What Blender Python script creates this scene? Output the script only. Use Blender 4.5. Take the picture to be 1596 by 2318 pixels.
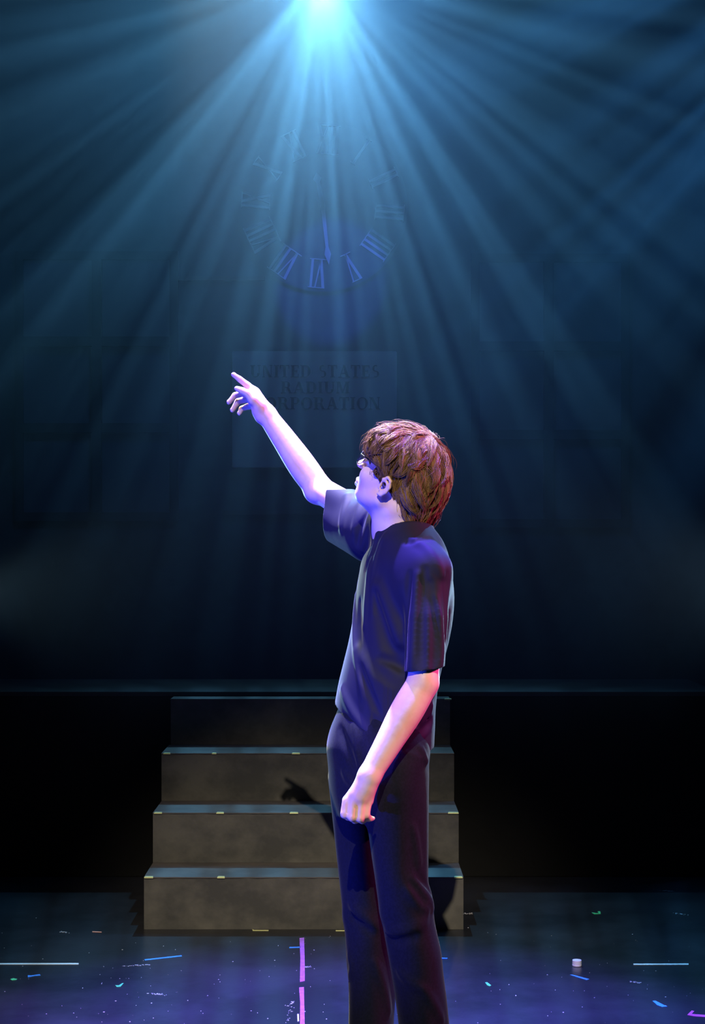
import bpy, bmesh, math, random
import numpy as np
from mathutils import Vector, Matrix

random.seed(7)
rng = np.random.default_rng(7)
S = bpy.context.scene
for o in list(bpy.data.objects):
    bpy.data.objects.remove(o, do_unlink=True)

# ------------------------------------------------------------------ camera, exposure, world
FPX, CX, HY, HC = 3645.0, 798.0, 1233.0, 1.47     # focal length in px, centre column, horizon row, eye height
cam = bpy.data.cameras.new('camera')
cam.sensor_fit = 'HORIZONTAL'
cam.sensor_width = 36.0
cam.lens = FPX / 1596.0 * 36.0
cam.shift_y = (HY - 1159.0) / 1596.0
cam.clip_end = 60
camo = bpy.data.objects.new('camera', cam)
S.collection.objects.link(camo)
camo.location = (0, 0, HC)
camo.rotation_euler = (math.pi / 2, 0, 0)
S.camera = camo
S.view_settings.view_transform = 'Standard'
S.view_settings.look = 'None'
S.view_settings.gamma = 1.0
S.view_settings.exposure = 0.0
S.cycles.use_denoising = True
S.cycles.volume_bounces = 0
S.cycles.max_bounces = 6
S.cycles.diffuse_bounces = 2
S.cycles.transparent_max_bounces = 8
S.cycles.volume_step_rate = 4.0

world = bpy.data.worlds.new('world')
world.use_nodes = True
world.node_tree.nodes['Background'].inputs[0].default_value = (0.01, 0.02, 0.05, 1)
world.node_tree.nodes['Background'].inputs[1].default_value = 0.02
S.world = world


def W(px, py, d):
    """world point seen at pixel (px, py) at distance d from the camera plane"""
    return np.array([(px - CX) / FPX * d, d, HC - (py - HY) / FPX * d])


def FL(px, py):
    d = FPX * HC / (py - HY)
    return (px - CX) / FPX * d, d


def look(o, target):
    v = Vector(target) - Vector(o.location)
    o.rotation_euler = v.to_track_quat('-Z', 'Y').to_euler()


def spot(name, loc, target, color, power, angle, blend=0.4, size=0.05, gobo=None):
    l = bpy.data.lights.new(name, 'SPOT')
    l.color = color
    l.energy = power
    l.spot_size = math.radians(angle)
    l.spot_blend = blend
    l.shadow_soft_size = size
    o = bpy.data.objects.new(name, l)
    S.collection.objects.link(o)
    o.location = loc
    look(o, target)
    if gobo:
        l.use_nodes = True
        nt = l.node_tree
        em = nt.nodes['Emission']
        tc = nt.nodes.new('ShaderNodeTexCoord')
        sep = nt.nodes.new('ShaderNodeSeparateXYZ')
        nt.links.new(tc.outputs['Normal'], sep.inputs[0])
        def m(op, a, b=None):
            n = nt.nodes.new('ShaderNodeMath'); n.operation = op
            for i, v in enumerate((a, b)):
                if v is None: continue
                if isinstance(v, (int, float)): n.inputs[i].default_value = v
                else: nt.links.new(v, n.inputs[i])
            return n.outputs[0]
        # spoke gobo: the angle around the beam's axis decides which slits of the glass let light pass
        ang = m('ARCTAN2', sep.outputs[1], sep.outputs[0])
        rad = m('ARCCOSINE', m('ABSOLUTE', sep.outputs[2]))
        comb = nt.nodes.new('ShaderNodeCombineXYZ')
        nt.links.new(m('MULTIPLY', m('COSINE', ang), gobo[0]), comb.inputs[0])
        nt.links.new(m('MULTIPLY', m('SINE', ang), gobo[0]), comb.inputs[1])
        nt.links.new(m('MULTIPLY', rad, gobo[1]), comb.inputs[2])
        nz = nt.nodes.new('ShaderNodeTexNoise')
        nz.noise_dimensions = '3D'
        nz.inputs['Scale'].default_value = 1.0
        nz.inputs['Detail'].default_value = 3.0
        nz.inputs['Roughness'].default_value = 0.65
        nt.links.new(comb.outputs[0], nz.inputs['Vector'])
        rp = nt.nodes.new('ShaderNodeValToRGB')
        rp.color_ramp.elements[0].position = gobo[2]
        rp.color_ramp.elements[0].color = (gobo[4],) * 3 + (1,)
        rp.color_ramp.elements[1].position = gobo[3]
        rp.color_ramp.elements[1].color = (1, 1, 1, 1)
        nt.links.new(nz.outputs[0], rp.inputs[0])
        # brightness envelope added to the gobo: downward rays brightest, the rest dimmed
        dn = m('POWER', m('MAXIMUM', m('MULTIPLY', m('SINE', ang), -1.0), 0.0), gobo[6] if len(gobo) > 6 else 1.0)
        lo_ = gobo[5] if len(gobo) > 5 else 1.0
        env = m('ADD', m('MULTIPLY', dn, 1.0 - lo_), lo_)
        nt.links.new(m('MULTIPLY', rp.outputs[0], env), em.inputs['Strength'])
    return o


# ------------------------------------------------------------------ stage lights
# upstage moving head above the picture, the source of the rays in the haze
spot('rear_beam_light', (-0.16, 8.5, 4.50), (0.0, 0.0, 1.3), (0.16, 0.57, 1.0), 3000, 112, 1.0, 0.02,
     gobo=(23.0, 0.5, 0.36, 0.68, 0.20, 0.30, 2.6))
spot('rear_fan_light', (-0.16, 8.5, 4.50), (-0.10, 5.9, 0.6), (0.26, 0.75, 1.0), 180, 62, 1.0, 0.03,
     gobo=(16.0, 2.0, 0.34, 0.66, 0.35))
spot('rear_rim_light', (-0.16, 8.5, 4.50), (0.06, 4.14, 1.25), (0.45, 0.85, 1.0), 150, 19, 1.0, 0.03)
spot('left_rim_light', (-2.35, 9.3, 1.2), (-0.02, 4.2, 1.25), (0.42, 0.78, 1.0), 550, 15, 0.8, 0.05)  # unseen rim lamp added for the left edges, kept low below the thick haze
spot('right_rim_light', (2.7, 9.3, 1.2), (0.12, 4.14, 1.25), (0.42, 0.72, 1.0), 900, 15, 0.8, 0.05)  # its added counterpart for the right edges, just as low and out of view
spot('right_beam_light', (3.6, 8.0, 5.3), (0.5, 0.0, 1.8), (0.05, 0.28, 0.72), 4500, 110, 1.0, 0.02,
     gobo=(13.0, 0.5, 0.42, 0.64, 0.06))
spot('wall_fill_light', (0.0, 6.6, 6.2), (0.0, 9.5, 3.2), (0.03, 0.14, 0.55), 260, 100, 1.0, 0.1)  # unseen blue fill added so that the back wall and panes show
# warm front light high behind the camera
spot('front_warm_light', (-0.70, -9.5, 11.3), (-0.12, 5.75, 0.0), (1.0, 0.88, 0.68), 10500, 8.5, 1.0, 0.06)
# violet from the left, pink from the right, deep blue low left
spot('left_violet_light', (-4.8, 3.4, 2.4), (0.0, 4.2, 1.4), (0.29, 0.14, 1.0), 270, 26, 0.5, 0.06)
spot('left_blue_light', (-3.4, 3.0, 0.4), (0.0, 4.2, 1.5), (0.01, 0.04, 1.0), 1300, 40, 0.5, 0.06)
spot('right_pink_light', (4.8, 3.9, 3.3), (0.1, 4.1, 1.3), (1.0, 0.08, 0.46), 1500, 26, 0.5, 0.06)
spot('top_white_light', (-0.4, 5.3, 4.9), (-0.10, 4.3, 1.65), (1.0, 1.0, 0.60), 3000, 22, 0.5, 0.04)
spot('overhead_blue_light', (0.0, 4.4, 5.2), (0.0, 4.65, 0.0), (0.13, 0.08, 1.0), 9000, 31, 1.0, 0.06)
spot('clock_pool_light', (0.4, 5.6, 4.9), (-0.12, 9.5, 3.02), (0.05, 0.10, 1.0), 1000, 9, 0.25, 0.03)  # narrow spot added to put a faint blue disc low on the clock

# ------------------------------------------------------------------ materials
def mat(name, color, rough=0.6, spec=0.5, noise=None, bump=None, metallic=0.0, coat=0.0, trans=0.0, sheen=0.0):
    m = bpy.data.materials.new(name)
    m.use_nodes = True
    nt = m.node_tree
    b = nt.nodes['Principled BSDF']
    b.inputs['Base Color'].default_value = (*color, 1)
    b.inputs['Roughness'].default_value = rough
    b.inputs['Specular IOR Level'].default_value = spec
    b.inputs['Metallic'].default_value = metallic
    b.inputs['Coat Weight'].default_value = coat
    b.inputs['Transmission Weight'].default_value = trans
    b.inputs['Sheen Weight'].default_value = sheen
    b.inputs['Sheen Roughness'].default_value = 0.3
    tc = nt.nodes.new('ShaderNodeTexCoord')
    if noise:
        sc, c2, det, stretch = noise
        mp = nt.nodes.new('ShaderNodeMapping')
        mp.inputs['Scale'].default_value = stretch
        nt.links.new(tc.outputs['Object'], mp.inputs[0])
        n = nt.nodes.new('ShaderNodeTexNoise')
        n.inputs['Scale'].default_value = sc
        n.inputs['Detail'].default_value = det
        n.inputs['Roughness'].default_value = 0.62
        nt.links.new(mp.outputs[0], n.inputs['Vector'])
        r = nt.nodes.new('ShaderNodeValToRGB')
        r.color_ramp.elements[0].position = 0.40
        r.color_ramp.elements[1].position = 0.60
        r.color_ramp.elements[0].color = (*c2, 1)
        r.color_ramp.elements[1].color = (*color, 1)
        nt.links.new(n.outputs[0], r.inputs[0])
        nt.links.new(r.outputs[0], b.inputs['Base Color'])
    if bump:
        sc, st, dist = bump
        n2 = nt.nodes.new('ShaderNodeTexNoise')
        n2.inputs['Scale'].default_value = sc
        n2.inputs['Detail'].default_value = 4
        nt.links.new(tc.outputs['Object'], n2.inputs['Vector'])
        bp = nt.nodes.new('ShaderNodeBump')
        bp.inputs['Strength'].default_value = st
        bp.inputs['Distance'].default_value = dist
        nt.links.new(n2.outputs[0], bp.inputs['Height'])
        nt.links.new(bp.outputs[0], b.inputs['Normal'])
    return m


M = {
    'floor': mat('stage_floor', (0.030, 0.030, 0.036), 0.30, 0.5, (1.7, (0.016, 0.016, 0.019), 6, (1, 1, 1)), (60, 0.12, 0.004)),
    'wall': mat('back_wall', (0.045, 0.050, 0.060), 0.9, 0.2, (1.3, (0.028, 0.030, 0.036), 4, (1, 1, 1))),
    'pane': mat('window_pane', (0.055, 0.062, 0.078), 0.6, 0.3, (0.8, (0.040, 0.045, 0.06), 3, (1, 1, 1))),
    'muntin': mat('muntin_black', (0.022, 0.022, 0.026), 0.8, 0.2),
    'sign': mat('sign_board', (0.30, 0.26, 0.25), 0.8, 0.2, (2.0, (0.25, 0.22, 0.21), 3, (1, 1, 1))),
    'ink': mat('sign_ink', (0.012, 0.012, 0.014), 0.8, 0.1),
    'clockface': mat('clock_face', (0.040, 0.045, 0.055), 0.8, 0.2),
    'numeral': mat('clock_numeral', (0.30, 0.30, 0.27), 0.8, 0.2),
    'step': mat('step_paint', (0.115, 0.108, 0.095), 0.75, 0.3, (3.2, (0.055, 0.054, 0.052), 8, (1, 1, 1.2)), (35, 0.25, 0.004)),
    'tread': mat('tread_paint', (0.115, 0.098, 0.088), 0.65, 0.3, (5, (0.08, 0.070, 0.064), 6, (1, 1, 1)), (40, 0.2, 0.003)),
    'platform': mat('platform_paint', (0.010, 0.010, 0.010), 0.75, 0.2, (2.0, (0.007, 0.007, 0.007), 5, (1, 1, 1)), (30, 0.2, 0.004)),
    'deck': mat('platform_deck', (0.040, 0.040, 0.042), 0.6, 0.3, (3.0, (0.026, 0.026, 0.028), 5, (1, 1, 1))),
    'skin': mat('skin', (0.76, 0.55, 0.45), 0.48, 0.4, (18, (0.72, 0.46, 0.36), 3, (1, 1, 1)), (220, 0.12, 0.001)),
    'lips': mat('lips', (0.55, 0.22, 0.20), 0.4, 0.4),
    'shirt': mat('black_cotton', (0.010, 0.010, 0.026), 0.7, 0.25, None, (700, 0.25, 0.0008), sheen=0.06),
    'denim': mat('black_denim', (0.007, 0.008, 0.017), 0.85, 0.15, (160, (0.005, 0.006, 0.012), 2, (1, 1, 1)), (500, 0.3, 0.001), sheen=0.08),
    'hair': mat('hair_brown', (0.28, 0.16, 0.065), 0.55, 0.18, (60, (0.15, 0.078, 0.034), 2, (1, 1, 0.2))),
    'black': mat('black_plastic', (0.008, 0.008, 0.009), 0.35, 0.5),
    'lens': mat('lens_glass', (0.97, 0.98, 1.0), 0.02, 0.5, trans=1.0),
    'eye': mat('eyeball', (0.8, 0.8, 0.8), 0.15, 0.5),
    'iris': mat('iris', (0.05, 0.06, 0.07), 0.15, 0.5),
    'nail': mat('fingernail', (0.85, 0.62, 0.55), 0.25, 0.5),
    'shoe': mat('shoe_leather', (0.015, 0.015, 0.016), 0.5, 0.4),
    'cap': mat('white_plastic', (0.85, 0.84, 0.80), 0.45, 0.4),
    't_white': mat('white_tape', (0.80, 0.80, 0.78), 0.6, 0.3),
    't_blue': mat('blue_tape', (0.07, 0.30, 0.75), 0.6, 0.3),
    't_pink': mat('pink_tape', (0.85, 0.10, 0.42), 0.6, 0.3),
    't_magenta': mat('magenta_tape', (0.60, 0.16, 0.55), 0.6, 0.3, (30, (0.48, 0.12, 0.46), 4, (1, 1, 1))),
    't_green': mat('green_tape', (0.10, 0.65, 0.22), 0.6, 0.3),
    't_yellow': mat('glow_tape', (0.72, 0.72, 0.34), 0.6, 0.3),
    't_salmon': mat('salmon_tape', (0.75, 0.32, 0.22), 0.6, 0.3),
    'fleck': mat('paint_fleck', (0.55, 0.52, 0.55), 0.7, 0.3),
}

M['lens'].node_tree.nodes['Principled BSDF'].inputs['IOR'].default_value = 1.12

# ------------------------------------------------------------------ object helpers
def link(name, mesh, material=None, parent=None):
    o = bpy.data.objects.new(name, mesh)
    S.collection.objects.link(o)
    if material:
        mesh.materials.append(M[material] if isinstance(material, str) else material)
    if parent:
        o.parent = parent
    return o


def bmobj(name, bm, material=None, parent=None, smooth=False):
    me = bpy.data.meshes.new(name)
    bmesh.ops.recalc_face_normals(bm, faces=bm.faces)
    bm.to_mesh(me); bm.free()
    if smooth:
        me.polygons.foreach_set('use_smooth', [True] * len(me.polygons))
    return link(name, me, material, parent)


def box(bm, x0, x1, y0, y1, z0, z1, bev=0.0):
    r = bmesh.ops.create_cube(bm, size=1.0)
    vs = r['verts']
    for v in vs:
        v.co = Vector((x0 + (v.co.x + .5) * (x1 - x0), y0 + (v.co.y + .5) * (y1 - y0), z0 + (v.co.z + .5) * (z1 - z0)))
    if bev:
        es = list({e for v in vs for e in v.link_edges})
        bmesh.ops.bevel(bm, geom=es, offset=bev, segments=2, affect='EDGES')
    return vs


def prism(bm, pts, y0, y1):
    """closed 2-D outline (x, z) given a thickness along y"""
    a = [bm.verts.new((x, y0, z)) for x, z in pts]
    b = [bm.verts.new((x, y1, z)) for x, z in pts]
    n = len(pts)
    bm.faces.new(a); bm.faces.new(list(reversed(b)))
    for i in range(n):
        j = (i + 1) % n
        bm.faces.new((a[i], b[i], b[j], a[j]))


def flat(bm, pts, z0, z1):
    """closed 2-D outline (x, y) on the floor given a thickness"""
    a = [bm.verts.new((x, y, z0)) for x, y in pts]
    b = [bm.verts.new((x, y, z1)) for x, y in pts]
    n = len(pts)
    bm.faces.new(a); bm.faces.new(list(reversed(b)))
    for i in range(n):
        j = (i + 1) % n
        bm.faces.new((a[i], b[i], b[j], a[j]))


def tag(o, label=None, cat=None, group=None, kind=None):
    if label: o['label'] = label
    if cat: o['category'] = cat
    if group: o['group'] = group
    if kind: o['kind'] = kind
    return o


def empty(name, loc):
    o = bpy.data.objects.new(name, None)
    o.empty_display_size = 0.1
    S.collection.objects.link(o)
    o.location = loc
    return o


# ------------------------------------------------------------------ the setting
YW = 9.5
bm = bmesh.new(); box(bm, -6, 6, -1.5, 11, -0.12, 0)
tag(bmobj('floor', bm, 'floor'), kind='structure')
bm = bmesh.new(); box(bm, -6, 6, YW, YW + 0.15, 0, 6)
tag(bmobj('wall_back', bm, 'wall'), kind='structure')


def WB(px, py, d=YW):
    p = W(px, py, d)
    return p[0], p[2]


def window(name, px0, px1, pys, pxm):
    """a blind window of the set wall: sunk panes with a cross of black muntins"""
    x0, zt = WB(px0, pys[0]); x1, zb = WB(px1, pys[-1])
    bm = bmesh.new()
    box(bm, x0, x1, YW - 0.02, YW, zb, zt)
    w = tag(bmobj(name, bm, 'pane'), kind='structure')
    bm = bmesh.new()
    t = 0.028
    for px in pxm:
        xm = WB(px, 0)[0]
        box(bm, xm - t, xm + t, YW - 0.06, YW - 0.021, zb, zt)
    for py in pys[1:-1]:
        zz = WB(0, py)[1]
        box(bm, x0, x1, YW - 0.055, YW - 0.021, zz - t, zz + t)
    for (a, b, c, d_) in ((x0 - .05, x0, zb - .05, zt + .05), (x1, x1 + .05, zb - .05, zt + .05), (x0, x1, zt, zt + .05), (x0, x1, zb - .05, zb)):
        box(bm, a, b, YW - 0.03, YW, c, d_)
    bmobj('muntins', bm, 'muntin', w)
    return w


window('window_1', 55, 385, (590, 775, 970, 1160), (222,))
window('window_2', 1085, 1405, (595, 786, 985, 1175), (1240,))
bm = bmesh.new()
for (a, b, py) in ((505, 760, 1160), (398, 600, 632)):
    x0, z0 = WB(a, py); x1, _ = WB(b, py)
    box(bm, x0, x1, YW - 0.03, YW, z0 - 0.012, z0 + 0.012)
tag(bmobj('trim_1', bm, 'deck'), kind='structure')

# ---- sign board with its lettering
def letter_polys(ch):
    """upright outlines of a fat-and-thin serif capital, in a cell of height 1; returns (list of polygons, width)"""
    P = []
    T, t, s = 0.20, 0.055, 0.05
    def stem(x, w, z0=0., z1=1., serif=True):
        P.append([(x, z0), (x + w, z0), (x + w, z1), (x, z1)])
        if serif:
            e = 0.08
            P.append([(x - e, 0), (x + w + e, 0), (x + w + e, s), (x - e, s)])
            P.append([(x - e, 1 - s), (x + w + e, 1 - s), (x + w + e, 1), (x - e, 1)])
    def bar(x0, x1, z, h=t):
        P.append([(x0, z), (x1, z), (x1, z + h), (x0, z + h)])
    def diag(x0, z0, x1, z1, w):
        P.append([(x0, z0), (x0 + w, z0), (x1 + w, z1), (x1, z1)])
    def arc(cx, cz, rx, rz, a0, a1, thick, n=14):
        o_, i_ = [], []
        for k in range(n + 1):
            a = math.radians(a0 + (a1 - a0) * k / n)
            th = t + (thick - t) * abs(math.cos(a)) ** 1.3
            o_.append((cx + rx * math.cos(a), cz + rz * math.sin(a)))
            i_.append((cx + (rx - th) * math.cos(a), cz + (rz - t) * math.sin(a)))
        for k in range(n):
            P.append([o_[k], o_[k + 1], i_[k + 1], i_[k]])
    if ch == 'U':
        stem(.08, T, .3); bar(0, .36, 1 - s, s)
        P.pop(1); arc(.40, .34, .32, .34, 180, 360, T); P.append([(.66, .3), (.72, .3), (.72, 1), (.66, 1)]); bar(.56, .82, 1 - s, s)
        P[:] = [p for p in P if not (p[0][1] == 0 and p[2][1] == s)]
        return P, .86
    if ch == 'N':
        stem(.08, t, 0, 1); diag(.52, 0, .08, 1, T); stem(.66, t, 0, 1); return P, .86
    if ch == 'I':
        stem(.08, T); return P, .40
    if ch == 'T':
        stem(.26, T); bar(.0, .72, .95); P.append([(0, .72), (.05, .72), (.05, 1), (0, 1)]); P.append([(.67, .72), (.72, .72), (.72, 1), (.67, 1)])
        return P, .76
    if ch == 'E':
        stem(.08, T); bar(.08, .62, 0); bar(.08, .62, .945); bar(.28, .5, .48)
        P.append([(.57, 0), (.62, 0), (.62, .27), (.57, .27)]); P.append([(.57, .75), (.62, .75), (.62, 1), (.57, 1)]); P.append([(.48, .38), (.52, .38), (.52, .62), (.48, .62)])
        return P, .70
    if ch == 'D':
        stem(.08, T); bar(.2, .42, 0); bar(.2, .42, .945); arc(.40, .5, .38, .5, -90, 90, T + .02); return P, .84
    if ch == 'S':
        arc(.34, .745, .25, .255, 60, 270, .15); arc(.34, .27, .28, .27, -120, 90, .17); return P, .68
    if ch == 'A':
        diag(.60, 0, .32, 1, T); diag(.10, 0, .38, 1, t); bar(.2, .62, .30)
        bar(0, .28, 0, s); bar(.52, .90, 0, s); return P, .90
    if ch == 'R':
        stem(.08, T); bar(.2, .44, .945); bar(.2, .44, .47); arc(.42, .735, .27, .265, -90, 90, T); diag(.62, 0, .42, .5, T - .02); bar(.6, .88, 0, s); return P, .86
    if ch == 'P':
        stem(.08, T); bar(.2, .44, .945); bar(.2, .44, .44); arc(.42, .72, .28, .28, -90, 90, T); return P, .74
    if ch == 'M':
        stem(.08, t); diag(.40, 0, .10, 1, T - .02); diag(.46, 0, .72, 1, t); stem(.72, T); return P, 1.02
    if ch == 'C':
        arc(.44, .5, .40, .5, 45, 315, T); P.append([(.74, .68), (.78, .68), (.78, .97), (.74, .97)]); return P, .82
    if ch == 'O':
        arc(.43, .5, .41, .5, 0, 360, T, 28); return P, .88
    return P, .42


sx0, sz1 = WB(527, 797); sx1, sz0 = WB(898, 1060)
sroot = tag(empty('sign', ((sx0 + sx1) / 2, YW - 0.05, sz0)), 'large grey sign board with dark serif lettering hung on the back wall below the clock', 'sign')
inv = Matrix.Translation(-Vector(sroot.location))
def place(o):
    o.data.transform(inv); return o
bm = bmesh.new(); box(bm, sx0, sx1, YW - 0.05, YW - 0.01, sz0, sz1, 0.004)
place(bmobj('board', bm, 'sign', sroot))
bm = bmesh.new()
for text, pxa, pxb, pyt, pyb in (('UNITED STATES', 568, 860, 829, 856), ('RADIUM', 637, 792, 866, 892), ('CORPORATION', 574, 862, 901, 928)):
    xa, zt = WB(pxa, pyt); xb, zb = WB(pxb, pyb)
    h = zt - zb
    w = sum(letter_polys(c)[1] + .06 for c in text) - .06
    kx = (xb - xa) / w
    x = xa
    for c in text:
        P, cw = letter_polys(c)
        for p in P:
            prism(bm, [(x + a * kx, zb + b * h) for a, b in p], YW - 0.056, YW - 0.0505)
        x += (cw + .06) * kx
place(bmobj('lettering', bm, 'ink', sroot))

# ---- clock
ccx, ccz = WB(731, 471, YW)
croot = tag(empty('clock', (ccx, YW - 0.04, ccz)), 'huge round wall clock with pale roman numerals on the back wall', 'clock')
RO = 184 / FPX * YW
bm = bmesh.new()
r = bmesh.ops.create_cone(bm, cap_ends=True, segments=96, radius1=RO * 1.02, radius2=RO * 1.04, depth=0.03, matrix=Matrix.Translation((0, 0.02, 0)) @ Matrix.Rotation(math.pi / 2, 4, 'X'))
bmobj('dial', bm, 'clockface', croot)
ROM = {1: 'I', 2: 'II', 3: 'III', 4: 'IIII', 5: 'V', 6: 'VI', 7: 'VII', 8: 'VIII', 9: 'IX', 10: 'X', 11: 'XI', 12: 'XII'}
RI = 118 / FPX * YW
unit = 9.5 / FPX * YW
def numeral(n):
    bm = bmesh.new()
    txt = ROM[n]
    wid = {'I': 1.35, 'V': 2.6, 'X': 2.6}
    tot = sum(wid[c] for c in txt)
    a = math.radians(90 - 30 * n - 4.8)
    er = (math.cos(a), math.sin(a)); et = (math.sin(a), -math.cos(a))
    def pt(u, v):
        rr = RI + (RO - RI) * v
        return (er[0] * rr + et[0] * u * unit, er[1] * rr + et[1] * u * unit)
    def stroke(u0, v0, u1, v1, w):
        prism(bm, [pt(u0 - w, v0), pt(u0 + w, v0), pt(u1 + w, v1), pt(u1 - w, v1)], -0.004, 0.0045)
    u = -tot / 2
    for c in txt:
        m_ = u + wid[c] / 2
        if c == 'I': stroke(m_, .03, m_, .97, .30)
        if c == 'V': stroke(m_, .03, m_ - .95, .97, .34); stroke(m_, .03, m_ + .95, .97, .16)
        if c == 'X': stroke(m_ + .95, .03, m_ - .95, .97, .34); stroke(m_ - .95, .03, m_ + .95, .97, .16)
        u += wid[c]
    stroke(0, 0, 0, .03, tot / 2); stroke(0, .97, 0, 1.0, tot / 2)
    bmobj('numeral', bm, 'numeral', croot)
for n in range(1, 13):
    numeral(n)
def hand(ang, L, w, name):
    bm = bmesh.new()
    a = math.radians(ang)
    e = (math.cos(a), math.sin(a)); t_ = (-e[1], e[0])
    pts = [(-.15, .6), (0, 1), (.7, .75), (.82, 1.6), (1.0, 0), (.82, -1.6), (.7, -.75), (0, -1), (-.15, -.6)]
    prism(bm, [(e[0] * u * L + t_[0] * v * w, e[1] * u * L + t_[1] * v * w) for u, v in pts], -0.016, -0.008)
    bmobj(name, bm, 'numeral', croot)
hand(-84, RO * .72, .012, 'minute_hand')
hand(101, RO * .42, .016, 'hour_hand')

# ---- platforms and stairs
DF, DB, PZ = 7.12, 7.78, 0.82
bm = bmesh.new(); box(bm, -3.4, 1.615, DF, DB, 0, PZ - 0.02, 0.004)
pl = bmobj('stage_platform', bm, 'platform')
tag(pl, 'long low black stage platform running behind the stair unit', 'platform')
bm = bmesh.new(); box(bm, -3.4, 1.62, DF - 0.006, DB + 0.004, PZ - 0.0195, PZ, 0.002)
bmobj('deck_board', bm, 'deck', pl)

st = tag(empty('staircase', (-0.186, 6.15, 0)), 'grey painted four step wooden stair unit behind the person', 'staircase')
SI = Matrix.Translation(-Vector(st.location))
D0 = [6.155, 6.43, 6.72, 7.00, DF]
SX = [(-0.797, 0.424), (-0.797, 0.424), (-0.797, 0.424), (-0.790, 0.424)]
for k in range(4):
    xa, xb = SX[k]
    z0, z1 = 0.2 * k, 0.2 * (k + 1)
    bm = bmesh.new(); box(bm, xa, xb, D0[k], D0[k] + 0.018, z0 + (0.0 if k == 0 else 0.0005), z1 - 0.004)
    r_ = bmobj('riser', bm, 'step', st); r_.data.transform(SI)
    # tread with a slightly chewed front edge
    bm = bmesh.new()
    n = 40
    front = [(xa + (xb - xa) * i / n, D0[k] - 0.003 + random.uniform(-.002, .002)) for i in range(n + 1)]
    flat(bm, front + [(xb, D0[k + 1] + (0.0 if k < 3 else -.008)), (xa, D0[k + 1] + (0.0 if k < 3 else -.008))], z1 - 0.004, z1)
    t_ = bmobj('tread', bm, 'tread', st); t_.data.transform(SI)
for xs in ((-0.796, -0.780), (0.407, 0.423)):
    bm = bmesh.new()
    for k in range(4):
        box(bm, xs[0], xs[1], D0[k] + .0185, DF - .01, max(0.2 * k - .0045, 0), 0.2 * (k + 1) - .0045)
    s_ = bmobj('side_panel', bm, 'platform', st); s_.data.transform(SI)
# yellow glow tape on the nosings
for k, marks in ((0, ((327, 347), (492, 509), (1028, 1047))), (1, ((349, 367), (490, 507), (656, 675), (1014, 1038))), (2, ((370, 386), (480, 490), (661, 679))), (3, ((1006, 1022),))):
    for a, b in marks:
        xa, xb = [(p - CX) / FPX * D0[k] for p in (a, b)]
        bm = bmesh.new(); z = 0.2 * (k + 1)
        y0 = D0[k] - 0.006
        flat(bm, [(xa, y0), (xb, y0 + .001), (xb - .002, y0 + .016), (xa + .003, y0 + .018)], z + 0.0003, z + 0.0012)
        box(bm, xa, xb, y0 - .0006, y0 + .0006, z - 0.004, z + 0.0008)
        g = bmobj('glow_tape', bm, 't_yellow', st); g.data.transform(SI)

# ------------------------------------------------------------------ tape and bits on the floor
def tape(name, quad, material, label, cat='tape', group=None, thick=0.0012, rough_ends=0.0):
    pts = [FL(px, py) for px, py in quad]
    cx_ = sum(p[0] for p in pts) / len(pts); cy_ = sum(p[1] for p in pts) / len(pts)
    bm = bmesh.new()
    flat(bm, [(x - cx_, y - cy_) for x, y in pts], 0.0002, thick)
    o = bmobj(name, bm, material)
    o.location = (cx_, cy_, 0)
    return tag(o, label, cat, group)


tape('tape_line', [(-60, 2181), (178, 2180.6), (178, 2183.4), (-60, 2183.8)], 't_white', 'long straight white tape line on the floor left of the stairs')
tape('tape_line', [(1434, 2182), (1559, 2181.6), (1559, 2184.4), (1434, 2184.6)], 't_white', 'thin white tape line on the floor right of the white bottle cap')
tape('tape_strip', [(678, 2124), (688.5, 2123), (690, 2188), (690, 2221), (679, 2223), (680, 2170)], 't_magenta', 'upper of two magenta tape strips, nearest the stairs', group='magenta tape strips in front of the stairs')
tape('tape_strip', [(677, 2236), (688, 2235), (690, 2325), (679, 2325), (679.5, 2270)], 't_magenta', 'lower magenta tape strip running out of the bottom of the picture', group='magenta tape strips in front of the stairs')
tape('tape_strip', [(327, 2172.3), (411, 2163), (412, 2165.2), (328, 2174.5)], 't_blue', 'long thin blue tape strip lying slanted below the left end of the stairs')
tape('tape_scrap', [(63, 2208), (70, 2208.5), (90, 2206), (92, 2208.4), (78, 2210), (63, 2213)], 't_blue', 'crumpled blue tape scrap below the long white tape line')
tape('tape_strip', [(655, 2144.5), (680, 2143.5), (680, 2145.5), (655, 2146.5)], 't_blue', 'tiny blue tape strip beside the top of the magenta strip')
tape('tape_strip', [(1290, 2207), (1296, 2207), (1334, 2217), (1328, 2219)], 't_blue', 'blue tape strip lying just in front of the white bottle cap')
tape('tape_scrap', [(1477, 2266), (1484, 2266), (1502, 2275), (1511, 2279), (1500, 2280), (1488, 2276)], 't_blue', 'blue tape scrap lying behind the pink corner mark')
tape('tape_strip', [(998, 2168.6), (1013, 2168.8), (1013, 2170.8), (998, 2170.6)], 't_blue', 'short blue tape strip just right of the trouser leg')
tape('tape_mark', [(1556, 2298), (1566, 2288), (1572, 2289.5), (1566, 2296), (1610, 2299), (1610, 2304), (1570, 2301)], 't_pink', 'bright pink tape corner mark at the right edge of the floor')
tape('tape_scrap', [(1339, 2066), (1355, 2068), (1353, 2063.5), (1359, 2063.5), (1360, 2069), (1345, 2069.8)], 't_green', 'green hooked tape scrap on the dark floor right of the stairs')
tape('tape_scrap', [(1098, 2224.5), (1103, 2224), (1112, 2231), (1109, 2233), (1103, 2231)], 't_green', 'small green and white tape scrap right of the trouser legs')
tape('tape_scrap', [(261, 2231), (269, 2231), (277, 2226), (280, 2226), (273, 2234), (264, 2234.5)], 't_green', 'bright green tape scrap lying below the slanted blue strip')
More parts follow.
